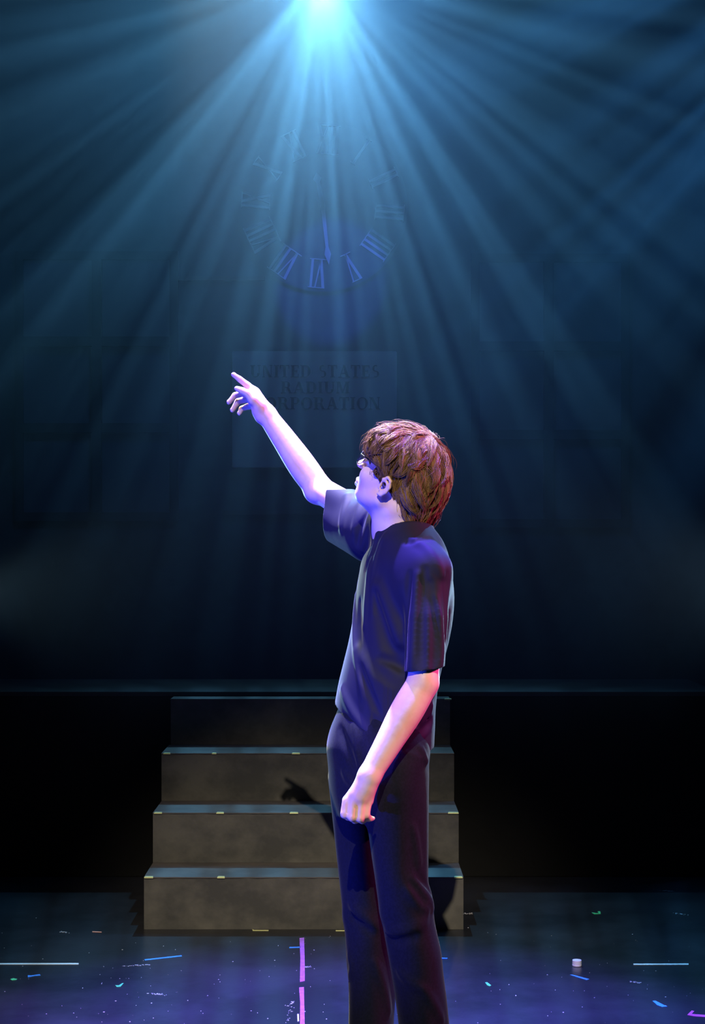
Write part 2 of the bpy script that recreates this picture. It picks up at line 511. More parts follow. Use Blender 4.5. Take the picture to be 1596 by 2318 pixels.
tape('tape_scrap', [(23, 2217), (30, 2215), (39, 2216.5), (36, 2219), (27, 2219.5)], 't_green', 'dull green tape scrap lying left of the crumpled blue scrap')
tape('tape_scrap', [(209, 2108.5), (230, 2109.5), (230, 2111), (209, 2110)], 't_salmon', 'small salmon tape scrap left of the bottom step')
tape('tape_strip', [(571, 2104), (576, 2105.6), (608, 2105.6), (608, 2107.4), (572, 2107.2)], 't_yellow', 'pale yellow tape strip at the foot of the stairs, under the middle of the step')
tape('tape_strip', [(760, 2106), (792, 2106), (792, 2108), (760, 2108)], 't_yellow', 'pale yellow tape strip at the foot of the stairs behind the trouser leg')
tape('tape_scrap', [(673, 2296), (676.5, 2296), (677, 2312), (673.5, 2313)], 't_white', 'small white tape scrap beside the lower magenta strip')

# white bottle cap
x, y = FL(1306, 2186.5)
bm = bmesh.new()
R, H = 0.0163, 0.0205
prof = [(0, 0), (R - .001, 0), (R, .001), (R, .005), (R * .985, .006), (R * .985, H - .002), (R * .94, H), (0, H)]
segs = 48
rings = []
for (r_, z_) in prof[1:-1]:
    rings.append([bm.verts.new(((r_ - (0.0004 if (i % 2 and .006 <= z_ <= H - .002) else 0)) * math.cos(2 * math.pi * i / segs), (r_ - (0.0004 if (i % 2 and .006 <= z_ <= H - .002) else 0)) * math.sin(2 * math.pi * i / segs), z_)) for i in range(segs)])
for a, b in zip(rings, rings[1:]):
    for i in range(segs):
        j = (i + 1) % segs; bm.faces.new((a[i], a[j], b[j], b[i]))
bm.faces.new(rings[-1]); bm.faces.new(list(reversed(rings[0])))
o = bmobj('bottle_cap', bm, 'cap'); o.location = (x, y, 0.0004)
tag(o, 'white plastic bottle cap standing on the dark floor at the right', 'bottle cap')

# flecks of paint and lint: nobody could count them
bm = bmesh.new()
known = [(370, 2142), (277, 2150), (235, 2291), (187, 2237), (498, 2223), (527, 2177), (630, 2141), (711, 2151), (622, 2174), (343, 2271), (425, 2265), (583, 2293), (606, 2306), (734, 2274), (294, 2313), (347, 2305), (470, 2254), (455, 2289), (262, 2266), (688, 2189), (690, 2290), (646, 2276), (739, 2307), (1152, 2229), (1168, 2254), (1318, 2280), (1507, 2257), (1507, 2277), (1432, 2115), (82, 2078), (230, 2227), (397, 2150), (1063, 2067), (1508, 2016), (1060, 2100), (1275, 2292), (1240, 2300), (900, 2297)]
def fleck(px, py, r_, asp):
    x, y = FL(px, py)
    n = random.choice((4, 5, 6)); a0 = random.random() * 6.28
    flat(bm, [(x + r_ * asp * math.cos(a0 + 6.283 * i / n) * random.uniform(.6, 1), y + r_ * 2.0 * math.sin(a0 + 6.283 * i / n) * random.uniform(.6, 1)) for i in range(n)], 0.0001, 0.0008)
for px, py in known:
    fleck(px, py, 0.0021, random.uniform(.8, 1.8))
for i in range(150):
    py = random.uniform(2110, 2318); px = random.uniform(0, 1596)
    if 785 < px < 1020 or (py < 2116 and 300 < px < 1070): continue
    fleck(px, py, random.uniform(.0005, .0012), random.uniform(.8, 2.5))
for (ax, ay, bx_, by_) in ((280, 2187, 340, 2184), (690, 2190, 700, 2188), (650, 2318, 664, 2265), (136, 2109, 150, 2111), (340, 2249, 372, 2252), (1527, 2067, 1560, 2072), (1045, 2068, 1068, 2068), (1500, 2016, 1522, 2018), (1428, 2222, 1448, 2225)):
    for k in range(26):
        t_ = random.random()
        fleck(ax + (bx_ - ax) * t_ + random.gauss(0, 3), ay + (by_ - ay) * t_ + random.gauss(0, .8), random.uniform(.0008, .002), random.uniform(.8, 3))
tag(bmobj('paint_flecks', bm, 'fleck'), 'tiny pale flecks of paint and lint scattered over the black stage floor', 'debris', kind='stuff')

# ------------------------------------------------------------------ distance-field sculpting
class Field:
    def __init__(s, lo, hi, h):
        s.lo = np.array(lo, float); s.h = h
        s.n = np.ceil((np.array(hi) - s.lo) / h).astype(int) + 1
        s.F = np.full(tuple(s.n), 1.0, np.float32)

    def sub(s, lo, hi):
        a = np.clip(np.floor((np.array(lo) - s.lo) / s.h).astype(int), 0, s.n - 1)
        b = np.clip(np.ceil((np.array(hi) - s.lo) / s.h).astype(int) + 1, 1, s.n)
        sl = tuple(slice(int(i), int(j)) for i, j in zip(a, b))
        ax = [(s.lo[i] + s.h * np.arange(a[i], b[i])).astype(np.float32) for i in range(3)]
        return sl, np.meshgrid(*ax, indexing='ij', sparse=True)

    def op(s, lo, hi, fn, k=0.01, mode='add'):
        pad = k + 3 * s.h
        sl, (X, Y, Z) = s.sub(np.array(lo) - pad, np.array(hi) + pad)
        if min(i.stop - i.start for i in sl) <= 0: return
        d = fn(X, Y, Z).astype(np.float32)
        a = s.F[sl]
        if mode == 'cut':
            a = -a
        kk = max(k, 1e-6)
        h = np.maximum(kk - np.abs(a - d), 0) / kk
        r = np.minimum(a, d) - h * h * kk * 0.25
        s.F[sl] = -r if mode == 'cut' else r

    def cone(s, a, b, ra, rb, k=0.01, mode='add', flat=None):
        """rounded cone between a and b; flat=(axis, factor) squeezes it along a world axis"""
        a = np.array(a, float); b = np.array(b, float)
        R = max(ra, rb)
        if flat is not None:
            R = R * max(1.0, flat[1])
        ab = b - a; L2 = max(float(ab @ ab), 1e-12)
        if flat is not None:
            n_ = np.array(flat[0], float); n_ /= np.linalg.norm(n_); fac = flat[1]
        def fn(X, Y, Z):
            px, py, pz = X - a[0], Y - a[1], Z - a[2]
            t = np.clip((px * ab[0] + py * ab[1] + pz * ab[2]) / L2, 0, 1)
            qx, qy, qz = px - t * ab[0], py - t * ab[1], pz - t * ab[2]
            if flat is not None:
                dn = qx * n_[0] + qy * n_[1] + qz * n_[2]
                e = dn / fac - dn
                qx, qy, qz = qx + e * n_[0], qy + e * n_[1], qz + e * n_[2]
            return np.sqrt(qx * qx + qy * qy + qz * qz) - (ra + (rb - ra) * t)
        s.op(np.minimum(a, b) - R, np.maximum(a, b) + R, fn, k, mode)

    def chain(s, pts, rad, k=0.01, mode='add', ki=0.003):
        """a limb of several rounded cones taken as one shape, so that its joints do not swell"""
        pts = [np.array(p, float) for p in pts]
        # round the bends: resample the line and its radii smoothly
        R = max(rad)
        def fn(X, Y, Z):
            out = None
            for a, b, ra, rb in zip(pts, pts[1:], rad, rad[1:]):
                ab = b - a; L2 = max(float(ab @ ab), 1e-12)
                px, py, pz = X - a[0], Y - a[1], Z - a[2]
                t = np.clip((px * ab[0] + py * ab[1] + pz * ab[2]) / L2, 0, 1)
                qx, qy, qz = px - t * ab[0], py - t * ab[1], pz - t * ab[2]
                d = np.sqrt(qx * qx + qy * qy + qz * qz) - (ra + (rb - ra) * t)
                if out is None: out = d
                else:
                    h_ = np.maximum(ki - np.abs(out - d), 0) / ki
                    out = np.minimum(out, d) - h_ * h_ * ki * .25
            return out
        P_ = np.array(pts)
        s.op(P_.min(0) - R, P_.max(0) + R, fn, k, mode)

    def ell(s, c, r, R=None, k=0.01, mode='add'):
        """ellipsoid; R = 3x3 whose rows are its axes"""
        c = np.array(c, float); r = np.array(r, float)
        R = np.eye(3) if R is None else np.array(R)
        m = max(r)
        def fn(X, Y, Z):
            p = (X - c[0], Y - c[1], Z - c[2])
            u = [R[i][0] * p[0] + R[i][1] * p[1] + R[i][2] * p[2] for i in range(3)]
            k0 = np.sqrt(sum((u[i] / r[i]) ** 2 for i in range(3))) + 1e-6
            k1 = np.sqrt(sum((u[i] / r[i] ** 2) ** 2 for i in range(3))) + 1e-6
            return k0 * (k0 - 1) / k1
        s.op(c - m, c + m, fn, k, mode)

    def loft(s, rows, ax, k=0.02, p=2.0):
        """stack of ellipses: rows (z, cx, cy, a, b), a along unit ax in the ground plane, b across"""
        rows = sorted(rows)
        z = np.array([r[0] for r in rows]); V = np.array([r[1:] for r in rows])
        zz = np.linspace(z[0], z[-1], 300)
        # monotone-ish cubic through the rows
        m = np.gradient(V, z, axis=0)
        i = np.clip(np.searchsorted(z, zz) - 1, 0, len(z) - 2)
        hh = (z[i + 1] - z[i])[:, None]; t = ((zz - z[i])[:, None]) / hh
        VV = (2 * t**3 - 3 * t**2 + 1) * V[i] + (t**3 - 2 * t**2 + t) * hh * m[i] + (-2 * t**3 + 3 * t**2) * V[i + 1] + (t**3 - t**2) * hh * m[i + 1]
        ax = np.array(ax, float); bx = np.array([-ax[1], ax[0]])
        R = V[:, 2:].max()
        lo = [V[:, 0].min() - R, V[:, 1].min() - R, z[0]]; hi = [V[:, 0].max() + R, V[:, 1].max() + R, z[-1]]
        def fn(X, Y, Z):
            g = [np.interp(Z, zz, VV[:, j]) for j in range(4)]
            px, py = X - g[0], Y - g[1]
            u = px * ax[0] + py * ax[1]; v = px * bx[0] + py * bx[1]
            k0 = np.sqrt((u / g[2]) ** 2 + (v / g[3]) ** 2) + 1e-6
            k1 = np.sqrt((u / g[2] ** 2) ** 2 + (v / g[3] ** 2) ** 2) + 1e-6
            d = k0 * (k0 - 1) / k1
            return np.maximum(d, np.maximum(z[0] - Z, Z - z[-1]))
        s.op(lo, hi, fn, k)

    def halfspace(s, p, n, lo, hi, tagname=None):
        """keep only the side of the plane away from n, inside a box"""
        p = np.array(p, float); n = np.array(n, float); n /= np.linalg.norm(n)
        sl, (X, Y, Z) = s.sub(lo, hi)
        d = ((X - p[0]) * n[0] + (Y - p[1]) * n[1] + (Z - p[2]) * n[2]).astype(np.float32)
        s.F[sl] = np.maximum(s.F[sl], d)

    def sample(s, P):
        P = np.atleast_2d(P)
        g = (P - s.lo) / s.h
        g = np.clip(g, 0, s.n - 1.001)
        i = g.astype(int); f = g - i
        out = 0
        for dx in (0, 1):
            for dy in (0, 1):
                for dz in (0, 1):
                    w = (f[:, 0] if dx else 1 - f[:, 0]) * (f[:, 1] if dy else 1 - f[:, 1]) * (f[:, 2] if dz else 1 - f[:, 2])
                    out = out + w * s.F[i[:, 0] + dx, i[:, 1] + dy, i[:, 2] + dz]
        return out

    def grad(s, P):
        e = s.h
        g = np.stack([s.sample(P + np.eye(3)[j] * e) - s.sample(P - np.eye(3)[j] * e) for j in range(3)], 1)
        return g / (np.linalg.norm(g, axis=1)[:, None] + 1e-9)

    def hit(s, px, py, d0=3.5, d1=4.9):
        """first surface point met from the eye through a pixel"""
        dd = np.arange(d0, d1, 0.002)
        P = np.stack([(px - CX) / FPX * dd, dd, HC - (py - HY) / FPX * dd], 1)
        inside = np.all((P >= s.lo) & (P <= s.lo + s.h * (s.n - 1)), axis=1)
        v = np.where(inside, s.sample(P), 1)
        k = np.argmax(v < 0)
        return P[k] if v[k] < 0 else None

    def fold(s, px_pts, r=0.008, k=0.03, sink=0.35, mode='add'):
        """a crease or ridge that follows the surface below a line of pixels"""
        P = []
        for i in range(len(px_pts) - 1):
            for t in np.linspace(0, 1, 5)[:-1]:
                a = px_pts[i]; b = px_pts[i + 1]
                P.append((a[0] + (b[0] - a[0]) * t, a[1] + (b[1] - a[1]) * t))
        P.append(px_pts[-1])
        H = [s.hit(*p) for p in P]
        H = [h for h in H if h is not None]
        if len(H) < 2: return
        H = np.array(H)
        for _ in range(8):
            H[1:-1] = (H[:-2] + 2 * H[1:-1] + H[2:]) / 4
        n = s.grad(H)
        off = -r * sink if mode == 'add' else r * (1 - sink)
        H = H + n * off
        m_ = len(H)
        rad = [r * min(1, 0.35 + 1.3 * math.sin(math.pi * (i + .5) / m_)) for i in range(m_)]
        s.chain(H, rad, k, mode, ki=1e-6)

    def mesh(s, drop=None):
        F, h = s.F, s.h
        nx, ny, nz = F.shape
        inside = F < 0
        c = np.zeros((nx - 1, ny - 1, nz - 1), np.int8)
        for dx in (0, 1):
            for dy in (0, 1):
                for dz in (0, 1):
                    c += inside[dx:nx - 1 + dx, dy:ny - 1 + dy, dz:nz - 1 + dz]
        act = np.argwhere((c > 0) & (c < 8))
        del c
        cs = np.array([(dx, dy, dz) for dx in (0, 1) for dy in (0, 1) for dz in (0, 1)])
        vals = np.stack([F[act[:, 0] + o_[0], act[:, 1] + o_[1], act[:, 2] + o_[2]] for o_ in cs], 1)
        acc = np.zeros((len(act), 3)); cnt = np.zeros(len(act))
        for i in range(8):
            for j in range(i + 1, 8):
                if np.abs(cs[i] - cs[j]).sum() != 1: continue
                a, b = vals[:, i], vals[:, j]
                m_ = (a < 0) != (b < 0)
                t = np.where(m_, a / np.where(m_, a - b, 1), 0)[:, None]
                acc += np.where(m_[:, None], cs[i] + t * (cs[j] - cs[i]), 0)
                cnt += m_
        V = s.lo + h * (act + acc / cnt[:, None])
        key = (act[:, 0].astype(np.int64) * ny + act[:, 1]) * nz + act[:, 2]
        quads = []
        for ax in range(3):
            sl0 = [slice(None)] * 3; sl1 = [slice(None)] * 3
            sl0[ax] = slice(0, -1); sl1[ax] = slice(1, None)
            d = inside[tuple(sl0)] != inside[tuple(sl1)]
            e = np.argwhere(d)
            u, v = (ax + 1) % 3, (ax + 2) % 3
            ok = (e[:, u] > 0) & (e[:, v] > 0) & (e[:, u] < F.shape[u] - 1) & (e[:, v] < F.shape[v] - 1)
            e = e[ok]
            flip = inside[e[:, 0], e[:, 1], e[:, 2]]
            q = []
            for du, dv in ((0, 0), (-1, 0), (-1, -1), (0, -1)):
                f_ = e.copy(); f_[:, u] += du; f_[:, v] += dv
                kk = (f_[:, 0].astype(np.int64) * ny + f_[:, 1]) * nz + f_[:, 2]
                q.append(np.searchsorted(key, kk))
            q = np.stack(q, 1)
            q[~flip] = q[~flip][:, ::-1]
            quads.append(q)
        Q = np.concatenate(quads)
        if drop is not None:
            Cq = V[Q].mean(1)
            nrm = np.cross(V[Q[:, 2]] - V[Q[:, 0]], V[Q[:, 3]] - V[Q[:, 1]])
            nrm /= np.linalg.norm(nrm, axis=1)[:, None] + 1e-12
            rm = np.zeros(len(Q), bool)
            for p, n, lo, hi in drop:
                n = np.array(n, float); n /= np.linalg.norm(n)
                dd = (Cq - np.array(p)) @ n
                rm |= (dd > -0.9 * h) & (nrm @ n > 0.55) & np.all((Cq > lo) & (Cq < hi), axis=1)
            Q = Q[~rm]
        return V, Q


def relax(V, Q, it=3, lam=0.5):
    if it <= 0: return V
    E = np.concatenate([Q[:, [i, (i + 1) % 4]] for i in range(4)])
    n = len(V)
    for _ in range(it):
        s_ = np.stack([np.bincount(E[:, 0], V[E[:, 1], j], n) + np.bincount(E[:, 1], V[E[:, 0], j], n) for j in range(3)], 1)
        c = np.bincount(E[:, 0], minlength=n) + np.bincount(E[:, 1], minlength=n)
        ok = c > 0
        V = V.copy()
        V[ok] += lam * (s_[ok] / c[ok][:, None] - V[ok])
    return V


def field_obj(name, fld, material, parent, it=3, drop=None, thick=None):
    V, Q = fld.mesh(drop)
    V = relax(V, Q, it)
    used = np.unique(Q)
    mp = -np.ones(len(V), int); mp[used] = np.arange(len(used))
    V = V[used]; Q = mp[Q]
    if drop:
        E = np.concatenate([Q[:, [i, (i + 1) % 4]] for i in range(4)]); E.sort(axis=1)
        k_ = E[:, 0].astype(np.int64) * len(V) + E[:, 1]
        u_, c_ = np.unique(k_, return_counts=True)
        b_ = u_[c_ == 1]; e0, e1 = b_ // len(V), b_ % len(V)
        for _ in range(14):
            s_ = np.zeros_like(V); n_ = np.zeros(len(V))
            np.add.at(s_, e0, V[e1]); np.add.at(s_, e1, V[e0]); np.add.at(n_, e0, 1); np.add.at(n_, e1, 1)
            m_ = n_ == 2
            V[m_] += .5 * (s_[m_] / n_[m_][:, None] - V[m_])
    me = bpy.data.meshes.new(name)
    me.vertices.add(len(V)); me.vertices.foreach_set('co', V.astype(np.float32).ravel())
    me.loops.add(Q.size); me.loops.foreach_set('vertex_index', Q.astype(np.int32).ravel())
    me.polygons.add(len(Q))
    me.polygons.foreach_set('loop_start', np.arange(0, Q.size, 4, dtype=np.int32))
    me.polygons.foreach_set('loop_total', np.full(len(Q), 4, np.int32))
    me.polygons.foreach_set('use_smooth', np.ones(len(Q), bool))
    me.update(calc_edges=True)
    me.validate()
    o = link(name, me, material, parent)
    if parent:
        o.matrix_parent_inverse = parent.matrix_basis.inverted()
    if thick:
        m_ = o.modifiers.new('thick', 'SOLIDIFY'); m_.thickness = thick; m_.offset = -1; m_.use_rim = True
    return o


# ------------------------------------------------------------------ the person
YAW = math.radians(27)
TF = np.array([-math.cos(YAW), -math.sin(YAW)])     # chest direction in the ground plane
person = tag(empty('person', (0.13, 4.14, 0)), 'person in black t-shirt and black jeans seen side-on, pointing up one arm', 'person')

P = W
# arm joints
SH_L = P(970, 1290, 3.99); EL_L = P(958, 1545, 3.93); WR_L = P(836, 1757, 3.88)
SH_R = P(838, 1180, 4.31); EL_R = P(722, 1107, 4.50); WR_R = P(603, 938, 4.54)

# head frame
B_, PT = math.radians(24), math.radians(31)
hf = np.array([-math.cos(B_) * math.cos(PT), math.sin(B_) * math.cos(PT), math.sin(PT)])
hl = np.array([-math.sin(B_), -math.cos(B_), 0.0])
hu = np.cross(hf, hl)
HR = np.stack([hf, hl, hu])                      # rows = head axes
EAR = P(869, 1099, 4.06)
HCN = EAR - 0.074 * hl
def HP(x, y, z):
    return HCN + x * hf + y * hl + z * hu

body = Field((-0.37, 3.72, -0.01), (0.34, 4.72, 1.97), 0.0032)
A = body
# torso and pelvis under the clothes
A.loft([(W(0, y_, 4.14)[2], (x_ - CX) / FPX * 4.14, 4.14, a_, b_) for y_, x_, a_, b_ in
        ((1215, 915, .045, .07), (1240, 918, .070, .11), (1300, 914, .088, .145), (1380, 912, .098, .155), (1480, 900, .085, .14), (1580, 876, .082, .12), (1680, 860, .09, .13), (1780, 858, .09, .13), (1840, 858, .05, .12))], TF, 0.03)
# legs and feet
HIPN, KNN, ANN = P(895, 1760, 4.03), P(915, 2060, 4.02), P(962, 2460, 4.03)
HIPF, KNF, ANF = P(815, 1760, 4.24), P(828, 2070, 4.24), P(842, 2430, 4.24)
for hp, kn, an in ((HIPN, KNN, ANN), (HIPF, KNF, ANF)):
    A.chain([hp, kn], [.075, .052], .03); A.chain([kn, (kn + an) / 2 + np.array([.012, 0, 0]), an], [.052, .05, .036], .02)
    A.chain([[an[0], an[1], .06], [an[0] + .03, an[1], .04], [an[0] - .11, an[1] - .03, .03], [an[0] - .16, an[1] - .04, .025]], [.036, .034, .03, .022], .02)
    A.cone(an, [an[0], an[1], .06], .036, .036, .02)
# shoulders and arms
NK = P(905, 1205, 4.15)
A.cone(NK, SH_L, .046, .046, .03); A.cone(NK, SH_R, .05, .048, .03)
A.chain([SH_L, SH_L * .45 + EL_L * .55, EL_L], [.046, .041, .037], .02)
A.chain([SH_R, EL_R], [.044, .036], .02)
def limb(pts, rad, n=14):
    pts = np.array(pts); rad = np.array(rad, float)
    t = np.concatenate([[0], np.cumsum(np.linalg.norm(np.diff(pts, axis=0), axis=1))]); t /= t[-1]
    m = np.gradient(np.column_stack([pts, rad]), t, axis=0)
    V = np.column_stack([pts, rad]); q = np.linspace(0, 1, n)
    i = np.clip(np.searchsorted(t, q) - 1, 0, len(t) - 2); hh = (t[i + 1] - t[i])[:, None]; u = (q - t[i])[:, None] / hh
    O = (2*u**3-3*u**2+1)*V[i] + (u**3-2*u**2+u)*hh*m[i] + (-2*u**3+3*u**2)*V[i+1] + (u**3-u**2)*hh*m[i+1]
    return [o[:3] for o in O], [float(o[3]) for o in O]
mid = EL_L * .72 + WR_L * .28
A.chain(*limb([EL_L, mid, EL_L * .35 + WR_L * .65, WR_L], [.038, .0405, .0335, .0270]), .01, ki=1e-6)
mid = EL_R * .74 + WR_R * .26 + np.array([0, 0, -.002])
A.ell(EL_R + np.array([-.008, 0, -.010]), (.028, .028, .026), k=.03)
A.chain(*limb([EL_R, mid, EL_R * .35 + WR_R * .65, WR_R], [.038, .0405, .0345, .0270]), .01, ki=1e-6)

# raised right hand
h = 4.54
def HPT(px, py, dd=0.0): return P(px, py, h + dd)
A.chain([WR_R, HPT(590, 920), HPT(577, 896, 0)], [.026, .024, .020], .014)
A.cone(HPT(588, 922, -.008), HPT(572, 888, -.004), .021, .015, .012)
A.cone(HPT(592, 930, .014), HPT(572, 905, .028), .020, .014, .012)
A.cone(HPT(588, 935, .0), HPT(590, 943, .0), .018, .016, .014)
A.chain([HPT(577, 887, -.002), HPT(560, 872, -.004), HPT(543, 858.5, -.006), HPT(528, 848, -.008)], [.0125, .0098, .0086, .0068], .006, ki=.003)
A.chain([HPT(590, 920, -.014), HPT(574, 906, -.022), HPT(561, 891, -.024), HPT(548, 884.5, -.022), HPT(536, 879.5, -.020)], [.0185, .0150, .0110, .0100, .0078], .006, ki=.003)
A.chain([HPT(575, 893, .010), HPT(552, 890, .012), HPT(532, 895, .012), HPT(518, 911, .010)], [.0115, .0095, .0088, .0070], .004, ki=.003)
A.chain([HPT(575, 903, .026), HPT(554, 904.5, .028), HPT(538, 909, .028), HPT(526, 929, .026)], [.0115, .0095, .0088, .0070], .004, ki=.003)
A.chain([HPT(578, 918, .038), HPT(559, 921, .040), HPT(547, 925, .040), HPT(542, 936.5, .038)], [.0110, .0088, .0080, .0064], .004, ki=.003)

# lowered left hand, a loose fist seen on its back
g = 3.88
def FPT(px, py, dd=0.0): return P(px, py, g + dd)
A.chain([WR_L, FPT(826, 1780, 0), FPT(815, 1800, 0)], [.0265, .026, .024], .014)
for (a, b, d_) in (((822, 1778), (788, 1809), .006), ((825, 1780), (803, 1812), -.003), ((829, 1780), (819, 1815), -.003), ((833, 1780), (835, 1812), .004)):
    A.cone(FPT(*a, d_ * .5 + .002), FPT(*b, d_), .0205, .0125, .010)
FNG = [
    [(785, 1812, .002), (780, 1843, -.004), (789, 1849, .020), (793, 1829, .032)],
    [(801, 1816, -.006), (797, 1850, -.012), (804, 1856, .014), (807, 1834, .028)],
    [(818, 1819, -.006), (815, 1852, -.012), (821, 1857, .012), (823, 1836, .026)],
    [(833, 1817, .000), (829, 1845, -.006), (836, 1853, .008), (843, 1853, .018)],
]
for f_, rr in zip(FNG, ((.0115, .0105, .0092, .0078), (.0118, .0106, .0094, .0080), (.0114, .0102, .0090, .0076), (.0102, .0090, .0080, .0064))):
    A.chain([FPT(*q) for q in f_], list(rr), .003, ki=.003)
A.chain([FPT(822, 1775, .016), FPT(800, 1796, .030), FPT(790, 1822, .038), FPT(800, 1842, .040)], [.017, .014, .011, .009], .006)

# neck
A.cone(P(905, 1225, 4.16), HP(-.035, 0, -.045), .066, .058, .03)
A.cone(P(884, 1206, 4.15), HP(-.004, 0, -.058), .030, .032, .03)
A.ell(P(859, 1164, 4.14), (.010, .010, .012), None, .02)
# skull, jaw and face
A.ell(HP(-.010, 0, .048), (.094, .072, .076), HR, .02)
A.ell(HP(.028, 0, .000), (.062, .060, .075), HR, .03)
A.ell(HP(.040, 0, -.040), (.045, .045, .045), HR, .03)
A.ell(HP(.068, 0, -.064), (.016, .019, .014), HR, .02)
for sgn in (-1, 1):
    A.cone(HP(.0, sgn * .050, -.040), HP(.056, sgn * .018, -.064), .016, .012, .02)
    A.ell(HP(.060, sgn * .036, -.006), (.026, .022, .022), HR, .02)
    A.ell(HP(.088, sgn * .030, .026), (.017, .019, .013), HR, .012, 'cut')
    A.cone(HP(.086, sgn * .012, .044), HP(.074, sgn * .048, .044), .009, .008, .015)
A.cone(HP(.092, 0, .032), HP(.112, 0, .002), .007, .0115, .012)
for sgn in (-1, 1):
    A.ell(HP(.104, sgn * .011, .000), (.010, .008, .007), HR, .006)
    A.ell(HP(.108, sgn * .007, -.008), (.006, .0035, .004), HR, .003, 'cut')
A.cone(HP(.089, -.018, -.036), HP(.089, .018, -.036), .007, .007, .008)
A.ell(HP(.096, 0, -.0335), (.008, .017, .0058), HR, .006)
A.ell(HP(.094, 0, -.0465), (.008, .015, .0062), HR, .006)
A.cone(HP(.106, -.022, -.040), HP(.106, .022, -.040), .0035, .0035, .003, 'cut')
# ears
for sgn in (-1, 1):
    c = HP(-.004, sgn * .072, -.001)
    e1 = hf * .35 + hu * .94; e1 /= np.linalg.norm(e1)
    def EP(u, v, w=0.0):   # u forward, v up, w outward
        return c + hf * (u) + hu * v + hl * sgn * w
    rimp = [EP(.010, -.002, .006), EP(.010, .016, .010), EP(.000, .027, .013), EP(-.012, .022, .016), EP(-.018, .006, .016), EP(-.014, -.010, .013), EP(-.004, -.022, .008), EP(.007, -.024, .005)]
    A.chain(rimp, [.0035, .004, .0042, .0042, .004, .004, .0058, .0045], .004, ki=.003)
    A.chain([EP(.004, .016, .007), EP(-.008, .008, .010), EP(-.008, -.006, .009), EP(.002, -.014, .006)], [.005, .006, .006, .005], .004, ki=.003)
    A.ell(EP(.001, .001, .012), (.007, .006, .009), HR, .004, 'cut')
    A.cone(EP(.012, -.002, .006), EP(.011, -.010, .006), .004, .004, .004)
skin = field_obj('body', A, 'skin', person, it=2)
BODY = A

# eyes
for sgn in (-1, 1):
    bm = bmesh.new()
    bmesh.ops.create_uvsphere(bm, u_segments=24, v_segments=16, radius=.0118)
    e_ = bmobj('eyeball', bm, 'eye', person, True)
    e_.data.transform(Matrix.Translation(Vector(HP(.072, sgn * .031, .024))))
    e_.matrix_parent_inverse = person.matrix_basis.inverted()
    bm = bmesh.new()
    bmesh.ops.create_uvsphere(bm, u_segments=20, v_segments=12, radius=.0058)
    i_ = bmobj('iris', bm, 'iris', e_, True)
    i_.data.transform(Matrix.Translation(Vector(HP(.0785, sgn * .031, .024))))
    i_.matrix_parent_inverse = Matrix()

# fingernails on the fingers whose tips show
def nail(tip, prev, n):
    t_ = tip - prev; t_ /= np.linalg.norm(t_)
    n = n - (n @ t_) * t_; n /= np.linalg.norm(n)
    s_ = np.cross(t_, n)
    bm = bmesh.new()
    R_ = np.stack([t_, s_, n])
    bmesh.ops.create_uvsphere(bm, u_segments=16, v_segments=10, radius=1)
    for v in bm.verts:
        q = np.array(v.co) * np.array([.0052, .0042, .0022])
        v.co = Vector(tip + q @ R_ + n * .0052 - t_ * .002)
    o = bmobj('fingernail', bm, 'nail', person, True)
    o.matrix_parent_inverse = person.matrix_basis.inverted()
nail(HPT(528, 848, -.008), HPT(543, 858.5, -.006), np.array([.5, .3, .8]))
nail(HPT(536, 879.5, -.020), HPT(548, 884.5, -.022), np.array([0, -.8, .6]))
nail(HPT(518, 911, .010), HPT(532, 895, .012), np.array([-.8, .2, .3]))
nail(HPT(526, 929, .026), HPT(538, 909, .028), np.array([-.8, .2, .3]))
nail(HPT(542, 936.5, .038), HPT(547, 925, .040), np.array([-.9, .2, .1]))
nail(FPT(843, 1853, .018), FPT(836, 1853, .008), np.array([.2, -.9, .3]))

# ------------------------------------------------------------------ t-shirt
T_ = Field((-0.10, 3.78, 0.90), (0.31, 4.62, 1.62), 0.0028)
def trow(py, l, r, d=4.14, b=1.0):
    hw = (r - l) / 2 / FPX * d; cx_ = ((r + l) / 2 - CX) / FPX * d
    base = math.sqrt((.125 * math.cos(YAW)) ** 2 + (.185 * b * math.sin(YAW)) ** 2)
    k_ = hw / base
    return (HC - (py - HY) / FPX * d, cx_, d, .125 * k_, .185 * k_ * b)
T_.loft([trow(1196, 868, 976, b=.8), trow(1215, 850, 990, b=.9), trow(1240, 836, 1004), trow(1262, 822, 1012), trow(1300, 813, 1021, b=.95), trow(1350, 805, 1026, b=.92), trow(1400, 799, 1023, b=.9),
         trow(1450, 790, 1014, b=.9), trow(1500, 778, 1001, b=.9), trow(1550, 766, 990, b=.95), trow(1600, 757, 984, b=.98), trow(1650, 750, 982, b=1.0), trow(1720, 748, 978, b=1.0)], TF, 0.02)
NB = P(915, 1214, 4.15)
T_.cone(NB, SH_L + np.array([-.010, .020, .000]), .046, .050, .05)
T_.cone(NB, SH_R + np.array([.01, -.01, -.004]), .056, .060, .03)
